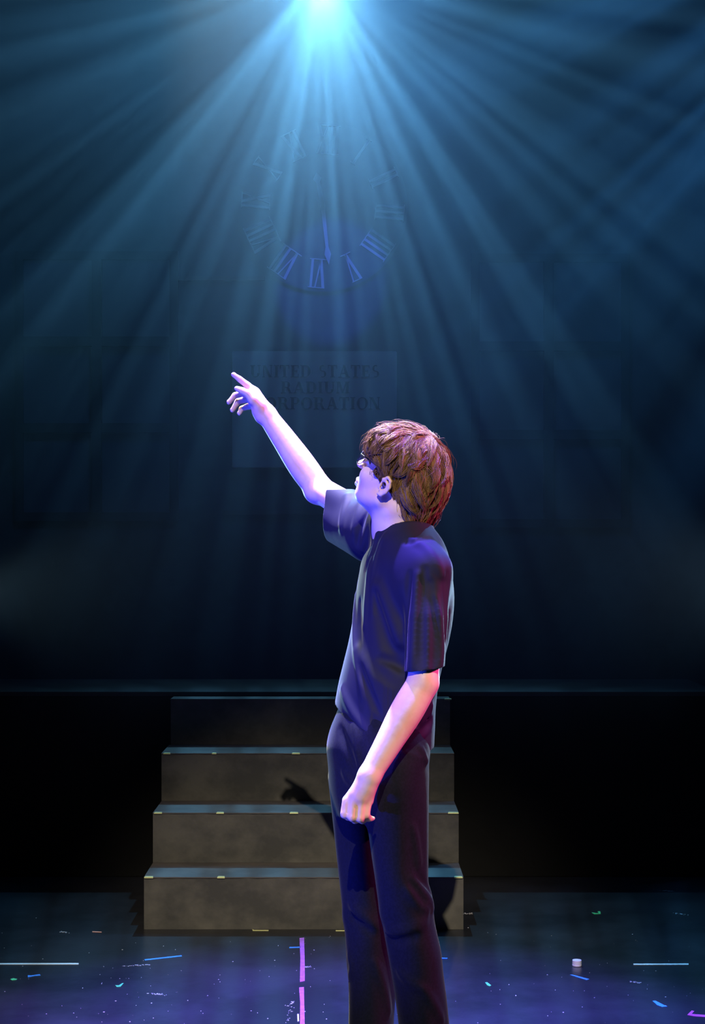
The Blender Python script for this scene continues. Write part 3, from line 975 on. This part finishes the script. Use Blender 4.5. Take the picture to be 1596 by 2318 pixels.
# neck band
CUFF_L = P(960, 1545, 3.925)
T_.chain([SH_L + np.array([-.006, .012, -.01]), P(968, 1400, 3.955), CUFF_L], [.048, .0490, .0470], .045)
T_.cone(P(930, 1245, 4.08), SH_L + np.array([-.016, .022, -.035]), .060, .056, .05)
T_.chain([SH_R + np.array([.002, -.01, -.012]), P(800, 1180, 4.38), P(738, 1158, 4.475)], [.074, .066, .060], .03)
T_.chain([SH_L, SH_L * .45 + EL_L * .55, EL_L], [.056, .0490, .045], .01)
T_.chain([SH_R, EL_R], [.054, .047], .01)
T_.cone(NK, SH_L, .054, .052, .02); T_.cone(NK, SH_R, .060, .058, .02)
T_.cone(P(835, 1230, 4.30), P(752, 1170, 4.47), .05, .045, .03)
T_.cone(P(838, 1215, 4.27), P(770, 1190, 4.42), .055, .045, .03)
F_ = T_.fold
F_([(858, 1205), (846, 1235), (838, 1270), (834, 1310), (830, 1350), (826, 1415)], .0065, .012)
F_([(872, 1210), (858, 1240), (849, 1275), (845, 1330), (845, 1390)], .0070, .014)
F_([(852, 1222), (838, 1255), (828, 1290)], .006, .01, mode='cut')
F_([(864, 1225), (852, 1260), (841, 1320)], .005, .008, mode='cut')
F_([(841, 1150), (833, 1200), (822, 1245)], .006, .012)
F_([(820, 1130), (808, 1165), (800, 1205)], .006, .012)
F_([(830, 1160), (815, 1200), (808, 1235)], .006, .010, mode='cut')
F_([(788, 1120), (775, 1160), (772, 1200)], .006, .014)
F_([(806, 1345), (799, 1430), (806, 1490), (816, 1540), (822, 1580)], .0068, .012)
F_([(815, 1360), (812, 1430), (818, 1490), (830, 1545), (850, 1600), (870, 1640)], .008, .014, mode='cut')
F_([(850, 1345), (868, 1420), (885, 1470), (910, 1505)], .012, .03, mode='cut')
F_([(860, 1330), (890, 1400), (905, 1450)], .008, .03)
F_([(815, 1470), (840, 1530), (880, 1580), (905, 1610)], .009, .025)
F_([(860, 1490), (890, 1500), (915, 1512)], .008, .015, mode='cut')
F_([(775, 1560), (790, 1600), (815, 1640), (850, 1680)], .007, .02)
F_([(935, 1640), (955, 1625), (975, 1600)], .008, .02)
F_([(930, 1665), (955, 1655), (975, 1630)], .007, .015, mode='cut')
F_([(945, 1300), (940, 1370), (936, 1450), (932, 1512)], .007, .016)
F_([(962, 1290), (958, 1370), (955, 1450), (957, 1515)], .008, .014, mode='cut')
F_([(985, 1350), (999, 1410), (1001, 1470), (996, 1520)], .007, .014)
F_([(975, 1320), (982, 1390), (984, 1460), (980, 1520)], .007, .014, mode='cut')
F_([(928, 1300), (921, 1380), (917, 1460), (917, 1515)], .008, .012, mode='cut')
F_([(1010, 1300), (1008, 1370), (1008, 1450)], .007, .012, mode='cut')
F_([(940, 1225), (965, 1235), (985, 1262), (1000, 1300)], .006, .02)
F_([(920, 1228), (950, 1226), (975, 1218)], .005, .012, mode='cut')
# openings: neck, two cuffs, hem
neckc = P(912, 1200, 4.15)
nn = np.array([-.10, -.20, 1.0])
NC0 = P(914, 1194, 4.15)
rg = []
for k in range(33):
    a_ = 2 * math.pi * k / 32
    rg.append(NC0 + np.array([.066 * math.cos(a_), .070 * math.sin(a_), .0235 * math.sin(a_) + .006 * math.cos(a_)]))
T_.chain(rg, [.0085] * 33, .012, ki=.004)
ax_n = np.array([0.0, -.32, 1.0]); ax_n /= np.linalg.norm(ax_n)
T_.cone(NC0 - ax_n * .03, NC0 + ax_n * .10, .0615, .085, .003, 'cut')
cl_n = np.array([.13, 0, -1.0])
cl_p = P(960, 1521, 3.88)
lo_c, hi_c = np.array([.085, 3.84, 1.05]), np.array([.25, 3.985, 1.25])
# neck hole
T_.halfspace(P(752, 1160, 4.47), (-1.0, .30, .02), (-.10, 4.3, 1.4), (0.0, 4.62, 1.62))
sl, (X, Y, Z) = T_.sub((-.1, 3.78, .9), (.31, 4.62, 1.3))
hp0, hp1, hp2 = P(760, 1612, 4.10), P(975, 1684, 4.10), P(925, 1692, 4.0)
hn = np.cross(hp1 - hp0, hp2 - hp0); hn = hn / np.linalg.norm(hn)
if hn[2] > 0: hn = -hn
dpl = (X - hp0[0]) * hn[0] + (Y - hp0[1]) * hn[1] + (Z - hp0[2]) * hn[2]
T_.F[sl] = np.maximum(T_.F[sl], dpl.astype(np.float32))
# the near sleeve is cut free of the torso at its cuff: cut only the part of the sleeve tube outside the torso loft
sl, (X, Y, Z) = T_.sub((.05, 3.78, 1.02), (.28, 4.02, 1.22))
sub = T_.F[sl]
dcuff = (X - cl_p[0]) * cl_n[0] / np.linalg.norm(cl_n) + (Z - cl_p[2]) * cl_n[2] / np.linalg.norm(cl_n)
zz_, cx_, d_, a_, b_ = trow(1560, 764, 989, b=.9)
u = (X - cx_) * TF[0] + (Y - 4.14) * TF[1]; v = -(X - cx_) * TF[1] + (Y - 4.14) * TF[0]
torso_d = (np.sqrt((u / a_) ** 2 + (v / b_) ** 2) - 1) * a_
keep = np.maximum(sub, dcuff)
T_.F[sl] = np.where(torso_d > 0.004, keep, sub).astype(np.float32)
drops = [
    (P(752, 1160, 4.47), (-1.0, .30, .02), (-.10, 4.3, 1.4), (0.0, 4.62, 1.62)),
    (hp0, hn, (-.1, 3.78, .9), (.31, 4.62, 1.2)),
    (cl_p, cl_n, (.05, 3.78, 1.02), (.28, 4.02, 1.22)),
]
shirt = field_obj('t_shirt', T_, 'shirt', person, it=7, drop=drops, thick=0.0016)
# ribbed collar following the neck opening
def ring_tube(name, pts, r, material, parent):
    cu = bpy.data.curves.new(name, 'CURVE'); cu.dimensions = '3D'; cu.bevel_depth = r; cu.bevel_resolution = 3
    sp = cu.splines.new('NURBS'); sp.points.add(len(pts) - 1)
    for i, p in enumerate(pts): sp.points[i].co = (*p, 1)
    sp.use_endpoint_u = True; sp.order_u = 3
    tmp = bpy.data.objects.new('tmp', cu); S.collection.objects.link(tmp)
    dg = bpy.context.evaluated_depsgraph_get()
    me = bpy.data.meshes.new_from_object(tmp.evaluated_get(dg))
    bpy.data.objects.remove(tmp, do_unlink=True)
    me.materials.clear()
    o = link(name, me, material, parent)
    me.polygons.foreach_set('use_smooth', [True] * len(me.polygons))
    if parent: o.matrix_parent_inverse = Matrix.Translation(-parent_origin(parent))
    return o
def parent_origin(p):
    return p.location if p.parent is None else parent_origin(p.parent)

# ------------------------------------------------------------------ jeans
J = Field((-0.12, 3.84, 0.03), (0.36, 4.42, 1.14), 0.0032)
def lrow(py, l, r, d, b):
    hw = (r - l) / 2 / FPX * d; cx_ = ((r + l) / 2 - CX) / FPX * d
    return (HC - (py - HY) / FPX * d, cx_, d, hw, b)
# hips
def prow(py, l, r, d=4.13, b=1.0):
    return trow(py, l, r, d, b)
J.loft([prow(1530, 788, 960, b=.86), prow(1580, 775, 966, b=.86), prow(1620, 760, 970, b=.87), prow(1650, 748, 972, b=.9), prow(1690, 739, 973, b=.92), prow(1740, 742, 966, b=1.0), prow(1800, 748, 960, b=1.0), prow(1850, 765, 945, b=.85)], TF, 0.03)
J.loft([lrow(y, l, r, 4.23, b) for y, l, r, b in (
    (1640, 775, 840, .03), (1690, 750, 866, .070), (1760, 752, 865, .095), (1840, 760, 866, .088), (1925, 772, 868, .08), (1980, 776, 872, .077), (2025, 781, 876, .075), (2063, 790, 884, .074), (2085, 792, 884, .073),
    (2120, 789, 887, .074), (2170, 785, 889, .075), (2215, 789, 891, .076), (2270, 790, 890, .077), (2318, 789, 889, .078), (2400, 788, 890, .079), (2470, 787, 891, .08))], (1, 0), 0.02)
J.loft([lrow(y, l, r, 4.02, b) for y, l, r, b in (
    (1640, 870, 945, .03), (1690, 838, 970, .075), (1760, 832, 963, .098), (1840, 830, 957, .09), (1900, 838, 954, .082), (1955, 846, 951, .078), (1985, 851, 958, .078), (2015, 855, 975, .078), (2048, 860, 981, .078), (2085, 872, 984, .077),
    (2115, 882, 990, .077), (2150, 888, 998, .077), (2205, 894, 1004, .078), (2260, 899, 1011, .08), (2318, 905, 1017, .081), (2400, 914, 1028, .082), (2490, 922, 1040, .083))], (1, 0), 0.02)
for hp, kn, an in ((HIPN, KNN, ANN), (HIPF, KNF, ANF)):
    J.chain([hp, kn], [.084, .060], .01); J.chain([kn, (kn + an) / 2 + np.array([.012, 0, 0]), an], [.060, .058, .045], .01)
G_ = J.fold
G_([(880, 2108), (905, 2112), (935, 2104), (960, 2085)], .013, .02)
G_([(885, 2128), (912, 2128), (945, 2118)], .008, .016, mode='cut')
G_([(935, 1990), (950, 2012), (966, 2030), (978, 2055)], .013, .018)
G_([(925, 2015), (945, 2040), (965, 2062)], .009, .018)
G_([(930, 2000), (948, 2025), (962, 2045)], .007, .012, mode='cut')
G_([(945, 1985), (962, 2000), (975, 2020)], .007, .012, mode='cut')
G_([(797, 2052), (815, 2068), (835, 2085), (852, 2100)], .013, .018)
G_([(795, 2075), (815, 2090), (840, 2108)], .008, .015, mode='cut')
G_([(935, 1870), (945, 1920), (948, 1960)], .007, .014)
G_([(790, 2160), (800, 2190), (792, 2215)], .007, .014)
G_([(905, 2200), (925, 2225), (950, 2235)], .005, .02)
G_([(850, 2180), (870, 2230), (880, 2290)], .006, .02)
G_([(960, 2240), (985, 2275), (1000, 2310)], .006, .018)
G_([(800, 1640), (808, 1668), (806, 1700), (814, 1740)], .006, .012)       # fly
G_([(770, 1650), (785, 1690), (800, 1730)], .007, .02, mode='cut')
G_([(905, 1702), (935, 1710), (965, 1722)], .005, .010)                     # pocket edge
G_([(950, 1690), (962, 1710), (966, 1728)], .007, .010)
G_([(780, 1750), (800, 1780), (830, 1790)], .007, .02)
J.halfspace((0, 4, .075), (0, 0, -1), (-.2, 3.8, .0), (.4, 4.5, .12))
jeans = field_obj('jeans', J, 'denim', person, it=6, drop=[((0, 4, .075), (0, 0, -1), (-.2, 3.8, .0), (.4, 4.5, .12))], thick=0.002)

# shoes
for an in (ANN, ANF):
    Sh = Field((an[0] - .24, an[1] - .12, -0.004), (an[0] + .12, an[1] + .10, .16), 0.004)
    Sh.chain([[an[0] + .035, an[1], .045], [an[0] - .05, an[1] - .015, .05], [an[0] - .13, an[1] - .035, .042], [an[0] - .175, an[1] - .045, .035]], [.045, .043, .042, .034], .03)
    Sh.cone([an[0] + .01, an[1], .06], [an[0] + .01, an[1], .12], .045, .045, .02)
    Sh.halfspace((0, 0, 0.001), (0, 0, -1), (-9, -9, -9), (9, 9, 9))
    field_obj('shoe', Sh, 'shoe', person, it=2)

# ------------------------------------------------------------------ hair
HRF = Field((-0.02, 3.94, 1.46), (0.34, 4.34, 1.86), 0.003)
HA = HRF
HA.ell(P(922, 1054, 4.15), (.106, .112, .100), None, .02)
HA.ell(HP(.060, 0, .092), (.045, .070, .040), HR, .03)           # fringe
HA.ell(HP(.045, .045, .070), (.050, .040, .045), HR, .03)        # near temple
HA.ell(HP(.045, -.045, .070), (.050, .040, .045), HR, .03)
HA.ell(P(950, 1098, 4.13), (.070, .090, .072), None, .03)
HA.ell(P(940, 1140, 4.13), (.052, .074, .055), None, .03)
HA.cone(P(938, 1150, 4.12), P(934, 1182, 4.11), .040, .024, .03)
HA.cone(P(962, 1180, 4.14), P(972, 1174, 4.14), .014, .006, .02)
# near side cut back so that ear and cheek stay free
HA.ell(HP(.060, .075, -.030), (.085, .050, .052), HR, .012, 'cut')
HA.ell(HP(.110, 0, -.010), (.070, .090, .060), HR, .012, 'cut')
HA.ell(HP(-.002, .095, -.008), (.024, .035, .026), HR, .008, 'cut')
HA.ell(P(868, 1165, 4.08), (.036, .09, .045), None, .012, 'cut')
HA.ell(HP(.03, 0, -.09), (.07, .09, .06), HR, .012, 'cut')
HA.ell(HP(.085, .080, .028), (.056, .045, .030), HR, .010, 'cut')
hair = field_obj('hair', HA, 'hair', person, it=2)

CROWN = P(972, 1000, 4.12)
STEPS = 14
def flow(p, L, lf, ang0, curl):
    """walk each strand over the hair's surface, away from the crown and downwards"""
    q = p.copy(); path = [p.copy()]
    for k in range(STEPS - 1):
        n = HA.grad(q)
        away = q - CROWN
        dist = np.linalg.norm(away, axis=1)[:, None]
        w_ = np.clip((dist - .03) / .09, 0, 1.6)
        d = away / (dist + 1e-6) + np.array([0, 0, -1.0]) * w_ * .9
        front = np.clip((q - HCN) @ hf / .06, 0, 1)[:, None] * np.clip(((q - HCN) @ hu - .03) / .05, 0, 1)[:, None]
        d = d + front * (hf * .5 - hu * .6 + hl * .15)
        d = d - (d * n).sum(1)[:, None] * n
        d /= np.linalg.norm(d, axis=1)[:, None] + 1e-9
        a = (ang0 + curl * (k / STEPS) ** 1.5)[:, None]
        d = d * np.cos(a) + np.cross(n, d) * np.sin(a)
        q = q + d * (L / STEPS)[:, None]
        fv = HA.sample(q)[:, None]
        t = k / (STEPS - 1)
        target = (lf * (0.1 + 0.9 * math.sin(math.pi * min(1, t * .7 + .1))))[:, None]
        q = q - HA.grad(q) * np.clip(fv - target, -.005, .005)
        path.append(q.copy())
    return np.stack(path, 1)


def strands(N, G, seed, rad0, lift, Lr, clump=.8, jit=.0012):
    r_ = np.random.default_rng(seed)
    V, Q = HA.mesh()
    C = V[Q].mean(1)
    C = C[HA.grad(C)[:, 2] > -.6]
    def attrs(n):
        return r_.uniform(*Lr, n), r_.uniform(*lift, n), r_.normal(0, .28, n), r_.normal(0, .75, n)
    gp = C[r_.choice(len(C), G, replace=False)]
    gpath = flow(gp, *attrs(G))
    p = C[r_.choice(len(C), N)]
    gi = np.argmin(((p[:, None, :] - gp[None]) ** 2).sum(2), axis=1)
    off = p - gp[gi]
    t = np.linspace(0, 1, STEPS)
    sh = (1 - clump * t ** .8)[None, :, None]
    path = gpath[gi] + off[:, None, :] * sh
    wob = r_.normal(0, jit, (N, 4, 3))
    tt = t * 3; i0 = np.clip(tt.astype(int), 0, 2); f = (tt - i0)[None, :, None]
    path = path + wob[:, i0] * (1 - f) + wob[:, i0 + 1] * f
    # rise out of the surface where the straight copy would sink
    fl = path.reshape(-1, 3)
    fv = HA.sample(fl)[:, None]
    fl = fl + HA.grad(fl) * np.clip(.0012 - fv, 0, .012)
    path = fl.reshape(N, STEPS, 3)
    cut = r_.uniform(.75, 1.0, N)
    rad = rad0 * (1 - t ** 2.2 * .85)
    T = np.gradient(path, axis=1); T /= np.linalg.norm(T, axis=2)[..., None] + 1e-9
    nn_ = np.cross(T, np.array([.3, .5, .81])); nn_ /= np.linalg.norm(nn_, axis=2)[..., None] + 1e-9
    bb = np.cross(T, nn_)
    rr = (rad[None, :] * r_.uniform(.6, 1.3, N)[:, None])[..., None]
    ring = [path + rr * (nn_ * math.cos(a) + bb * math.sin(a)) for a in (0, 2.094, 4.189)]
    VV = np.stack(ring, 2).reshape(-1, 3)
    base = (np.arange(N)[:, None, None] * STEPS + np.arange(STEPS - 1)[None, :, None]) * 3
    j = np.arange(3)[None, None, :]
    QQ = np.stack([base + j, base + (j + 1) % 3, base + 3 + (j + 1) % 3, base + 3 + j], -1).reshape(-1, 4)
    return VV, QQ


def quad_mesh(name, V, Q, material, parent):
    me = bpy.data.meshes.new(name)
    me.vertices.add(len(V)); me.vertices.foreach_set('co', V.astype(np.float32).ravel())
    me.loops.add(Q.size); me.loops.foreach_set('vertex_index', Q.astype(np.int32).ravel())
    me.polygons.add(len(Q))
    me.polygons.foreach_set('loop_start', np.arange(0, Q.size, 4, dtype=np.int32))
    me.polygons.foreach_set('loop_total', np.full(len(Q), 4, np.int32))
    me.polygons.foreach_set('use_smooth', np.ones(len(Q), bool))
    me.update(calc_edges=True)
    return link(name, me, material, parent)


# loose curls on the crown
def tube_mesh(paths, r0):
    VV, QQ = [], []
    off = 0
    for pth in paths:
        pth = np.array(pth); n = len(pth)
        T = np.gradient(pth, axis=0); T /= np.linalg.norm(T, axis=1)[:, None] + 1e-9
        a = np.cross(T, np.array([.2, .9, .4])); a /= np.linalg.norm(a, axis=1)[:, None] + 1e-9
        b = np.cross(T, a)
        rr = (r0 * (1 - np.linspace(0, 1, n) ** 2 * .7))[:, None]
        ring = np.stack([pth + rr * (a * math.cos(t) + b * math.sin(t)) for t in (0, 1.571, 3.142, 4.712)], 1)
        VV.append(ring.reshape(-1, 3))
        i = np.arange(n - 1)[:, None] * 4; j = np.arange(4)[None]
        QQ.append((np.stack([i + j, i + (j + 1) % 4, i + 4 + (j + 1) % 4, i + 4 + j], -1).reshape(-1, 4)) + off)
        off += n * 4
    return np.concatenate(VV), np.concatenate(QQ)
paths = []
for k in range(46):
    px0 = random.uniform(862, 915); d_ = 4.12 + random.uniform(-.04, .04)
    a = random.uniform(.4, 2.6); sgn = random.choice((-1, 1)); R0 = random.uniform(4, 13)
    hgt = random.uniform(4, 15)
    pts = []
    for t in np.linspace(0, 1, 16):
        ang = a + sgn * t * random.uniform(2.6, 2.8)
        pts.append(P(px0 + R0 * math.cos(ang) * (0.4 + t) - R0 * math.cos(a) * .4, 974 - hgt * math.sin(t * 2.3) - R0 * .35 * math.sin(ang) * t, d_ + .012 * t))
    paths.append(pts)
for (x0, y0, x1, y1) in ((1012, 1040, 1022, 1055), (1014, 1075, 1026, 1098), (1005, 1100, 1012, 1112), (965, 1168, 980, 1172), (966, 1160, 979, 1163), (955, 972, 972, 990), (900, 968, 886, 920)):
    pts = [P(x0 + (x1 - x0) * t - 3 * math.sin(3.1 * t), y0 + (y1 - y0) * t, 4.14) for t in np.linspace(0, 1, 12)]
    if (x1, y1) != (886, 920): paths.append(pts)
V1, Q1 = strands(21000, 360, 1, .00062, (.001, .011), (.045, .11))
V2, Q2 = strands(900, 300, 2, .00035, (.004, .018), (.03, .09), .3)
V3, Q3 = tube_mesh(paths, .0006)
sv = np.concatenate([V1, V2, V3]); sq = np.concatenate([Q1, Q2 + len(V1), Q3 + len(V1) + len(V2)])
hs = quad_mesh('hair_strands', sv, sq, 'hair', hair)
hs.matrix_parent_inverse = Matrix()
# (the hair object sits at the world origin through its inverse, so its child needs none)


# ------------------------------------------------------------------ glasses
gl = bpy.data.objects.new('glasses', None)
S.collection.objects.link(gl)
gl.location = HP(.10, 0, .03)
gl.rotation_euler = Matrix(np.stack([hf, hl, hu], 1).tolist()).to_euler()
tag(gl, 'thin black framed glasses worn by the person', 'glasses')
def gtube(name, pts, r, material='black', closed=False):
    cu = bpy.data.curves.new(name, 'CURVE'); cu.dimensions = '3D'; cu.bevel_depth = r; cu.bevel_resolution = 3
    sp = cu.splines.new('POLY'); sp.points.add(len(pts) - 1)
    for i, p in enumerate(pts): sp.points[i].co = (*p, 1)
    sp.use_cyclic_u = closed
    tmp = bpy.data.objects.new('tmp', cu); S.collection.objects.link(tmp)
    dg = bpy.context.evaluated_depsgraph_get()
    me = bpy.data.meshes.new_from_object(tmp.evaluated_get(dg))
    bpy.data.objects.remove(tmp, do_unlink=True)
    o = link(name, me, material, gl)
    return o
for sgn in (-1, 1):
    ring = []
    for k in range(32):
        a = 2 * math.pi * k / 32
        cu_, su_ = math.cos(a), math.sin(a)
        ring.append((0.008 - abs(.031 + .024 * cu_) * .12, sgn * (.034 + .0265 * math.copysign(abs(cu_) ** .8, cu_)), -.004 + .020 * math.copysign(abs(su_) ** .8, su_)))
    gtube('rim', ring, .0011, closed=True)
    gtube('temple', [(0.0, sgn * .0605, .006), (-.004, sgn * .0715, .0065), (-.06, sgn * .080, .004), (-.095, sgn * .079, .000), (-.112, sgn * .079, -.016)], .0018)
    bm = bmesh.new()
    vs = [bm.verts.new((x - .0006, y, z)) for x, y, z in ring]
    vs2 = [bm.verts.new((x + .0006, y, z)) for x, y, z in ring]
    bm.faces.new(vs); bm.faces.new(list(reversed(vs2)))
    for k in range(32):
        j = (k + 1) % 32; bm.faces.new((vs[k], vs2[k], vs2[j], vs[j]))
    bmobj('lens', bm, 'lens', gl)
gtube('bridge', [(.006, -.010, .003), (.011, 0, .007), (.006, .010, .003)], .0012)

# ------------------------------------------------------------------ haze hanging over the upstage half of the stage
bm = bmesh.new(); box(bm, -4.5, 4.5, 4.75, YW - 0.07, 0.003, 5.9)
hz = bmobj('haze', bm)
tag(hz, 'thin theatrical haze hanging over the stage and catching the blue beams', 'haze', kind='stuff')
hm = bpy.data.materials.new('haze'); hm.use_nodes = True
nt = hm.node_tree
for n_ in list(nt.nodes):
    if n_.type == 'BSDF_PRINCIPLED': nt.nodes.remove(n_)
vs_ = nt.nodes.new('ShaderNodeVolumeScatter')
vs_.inputs['Color'].default_value = (0.9, 0.95, 1.0, 1)
tcv = nt.nodes.new('ShaderNodeTexCoord'); spv = nt.nodes.new('ShaderNodeSeparateXYZ'); mrv = nt.nodes.new('ShaderNodeMapRange')
nt.links.new(tcv.outputs['Object'], spv.inputs[0]); nt.links.new(spv.outputs[2], mrv.inputs['Value'])
mrv.interpolation_type = 'SMOOTHSTEP'
mrv.inputs['From Min'].default_value = 0.6; mrv.inputs['From Max'].default_value = 4.9
mrv.inputs['To Min'].default_value = 0.0; mrv.inputs['To Max'].default_value = 0.045
nt.links.new(mrv.outputs[0], vs_.inputs['Density'])
vs_.inputs['Anisotropy'].default_value = 0.35
nt.links.new(vs_.outputs[0], nt.nodes['Material Output'].inputs['Volume'])
hz.data.materials.append(hm)
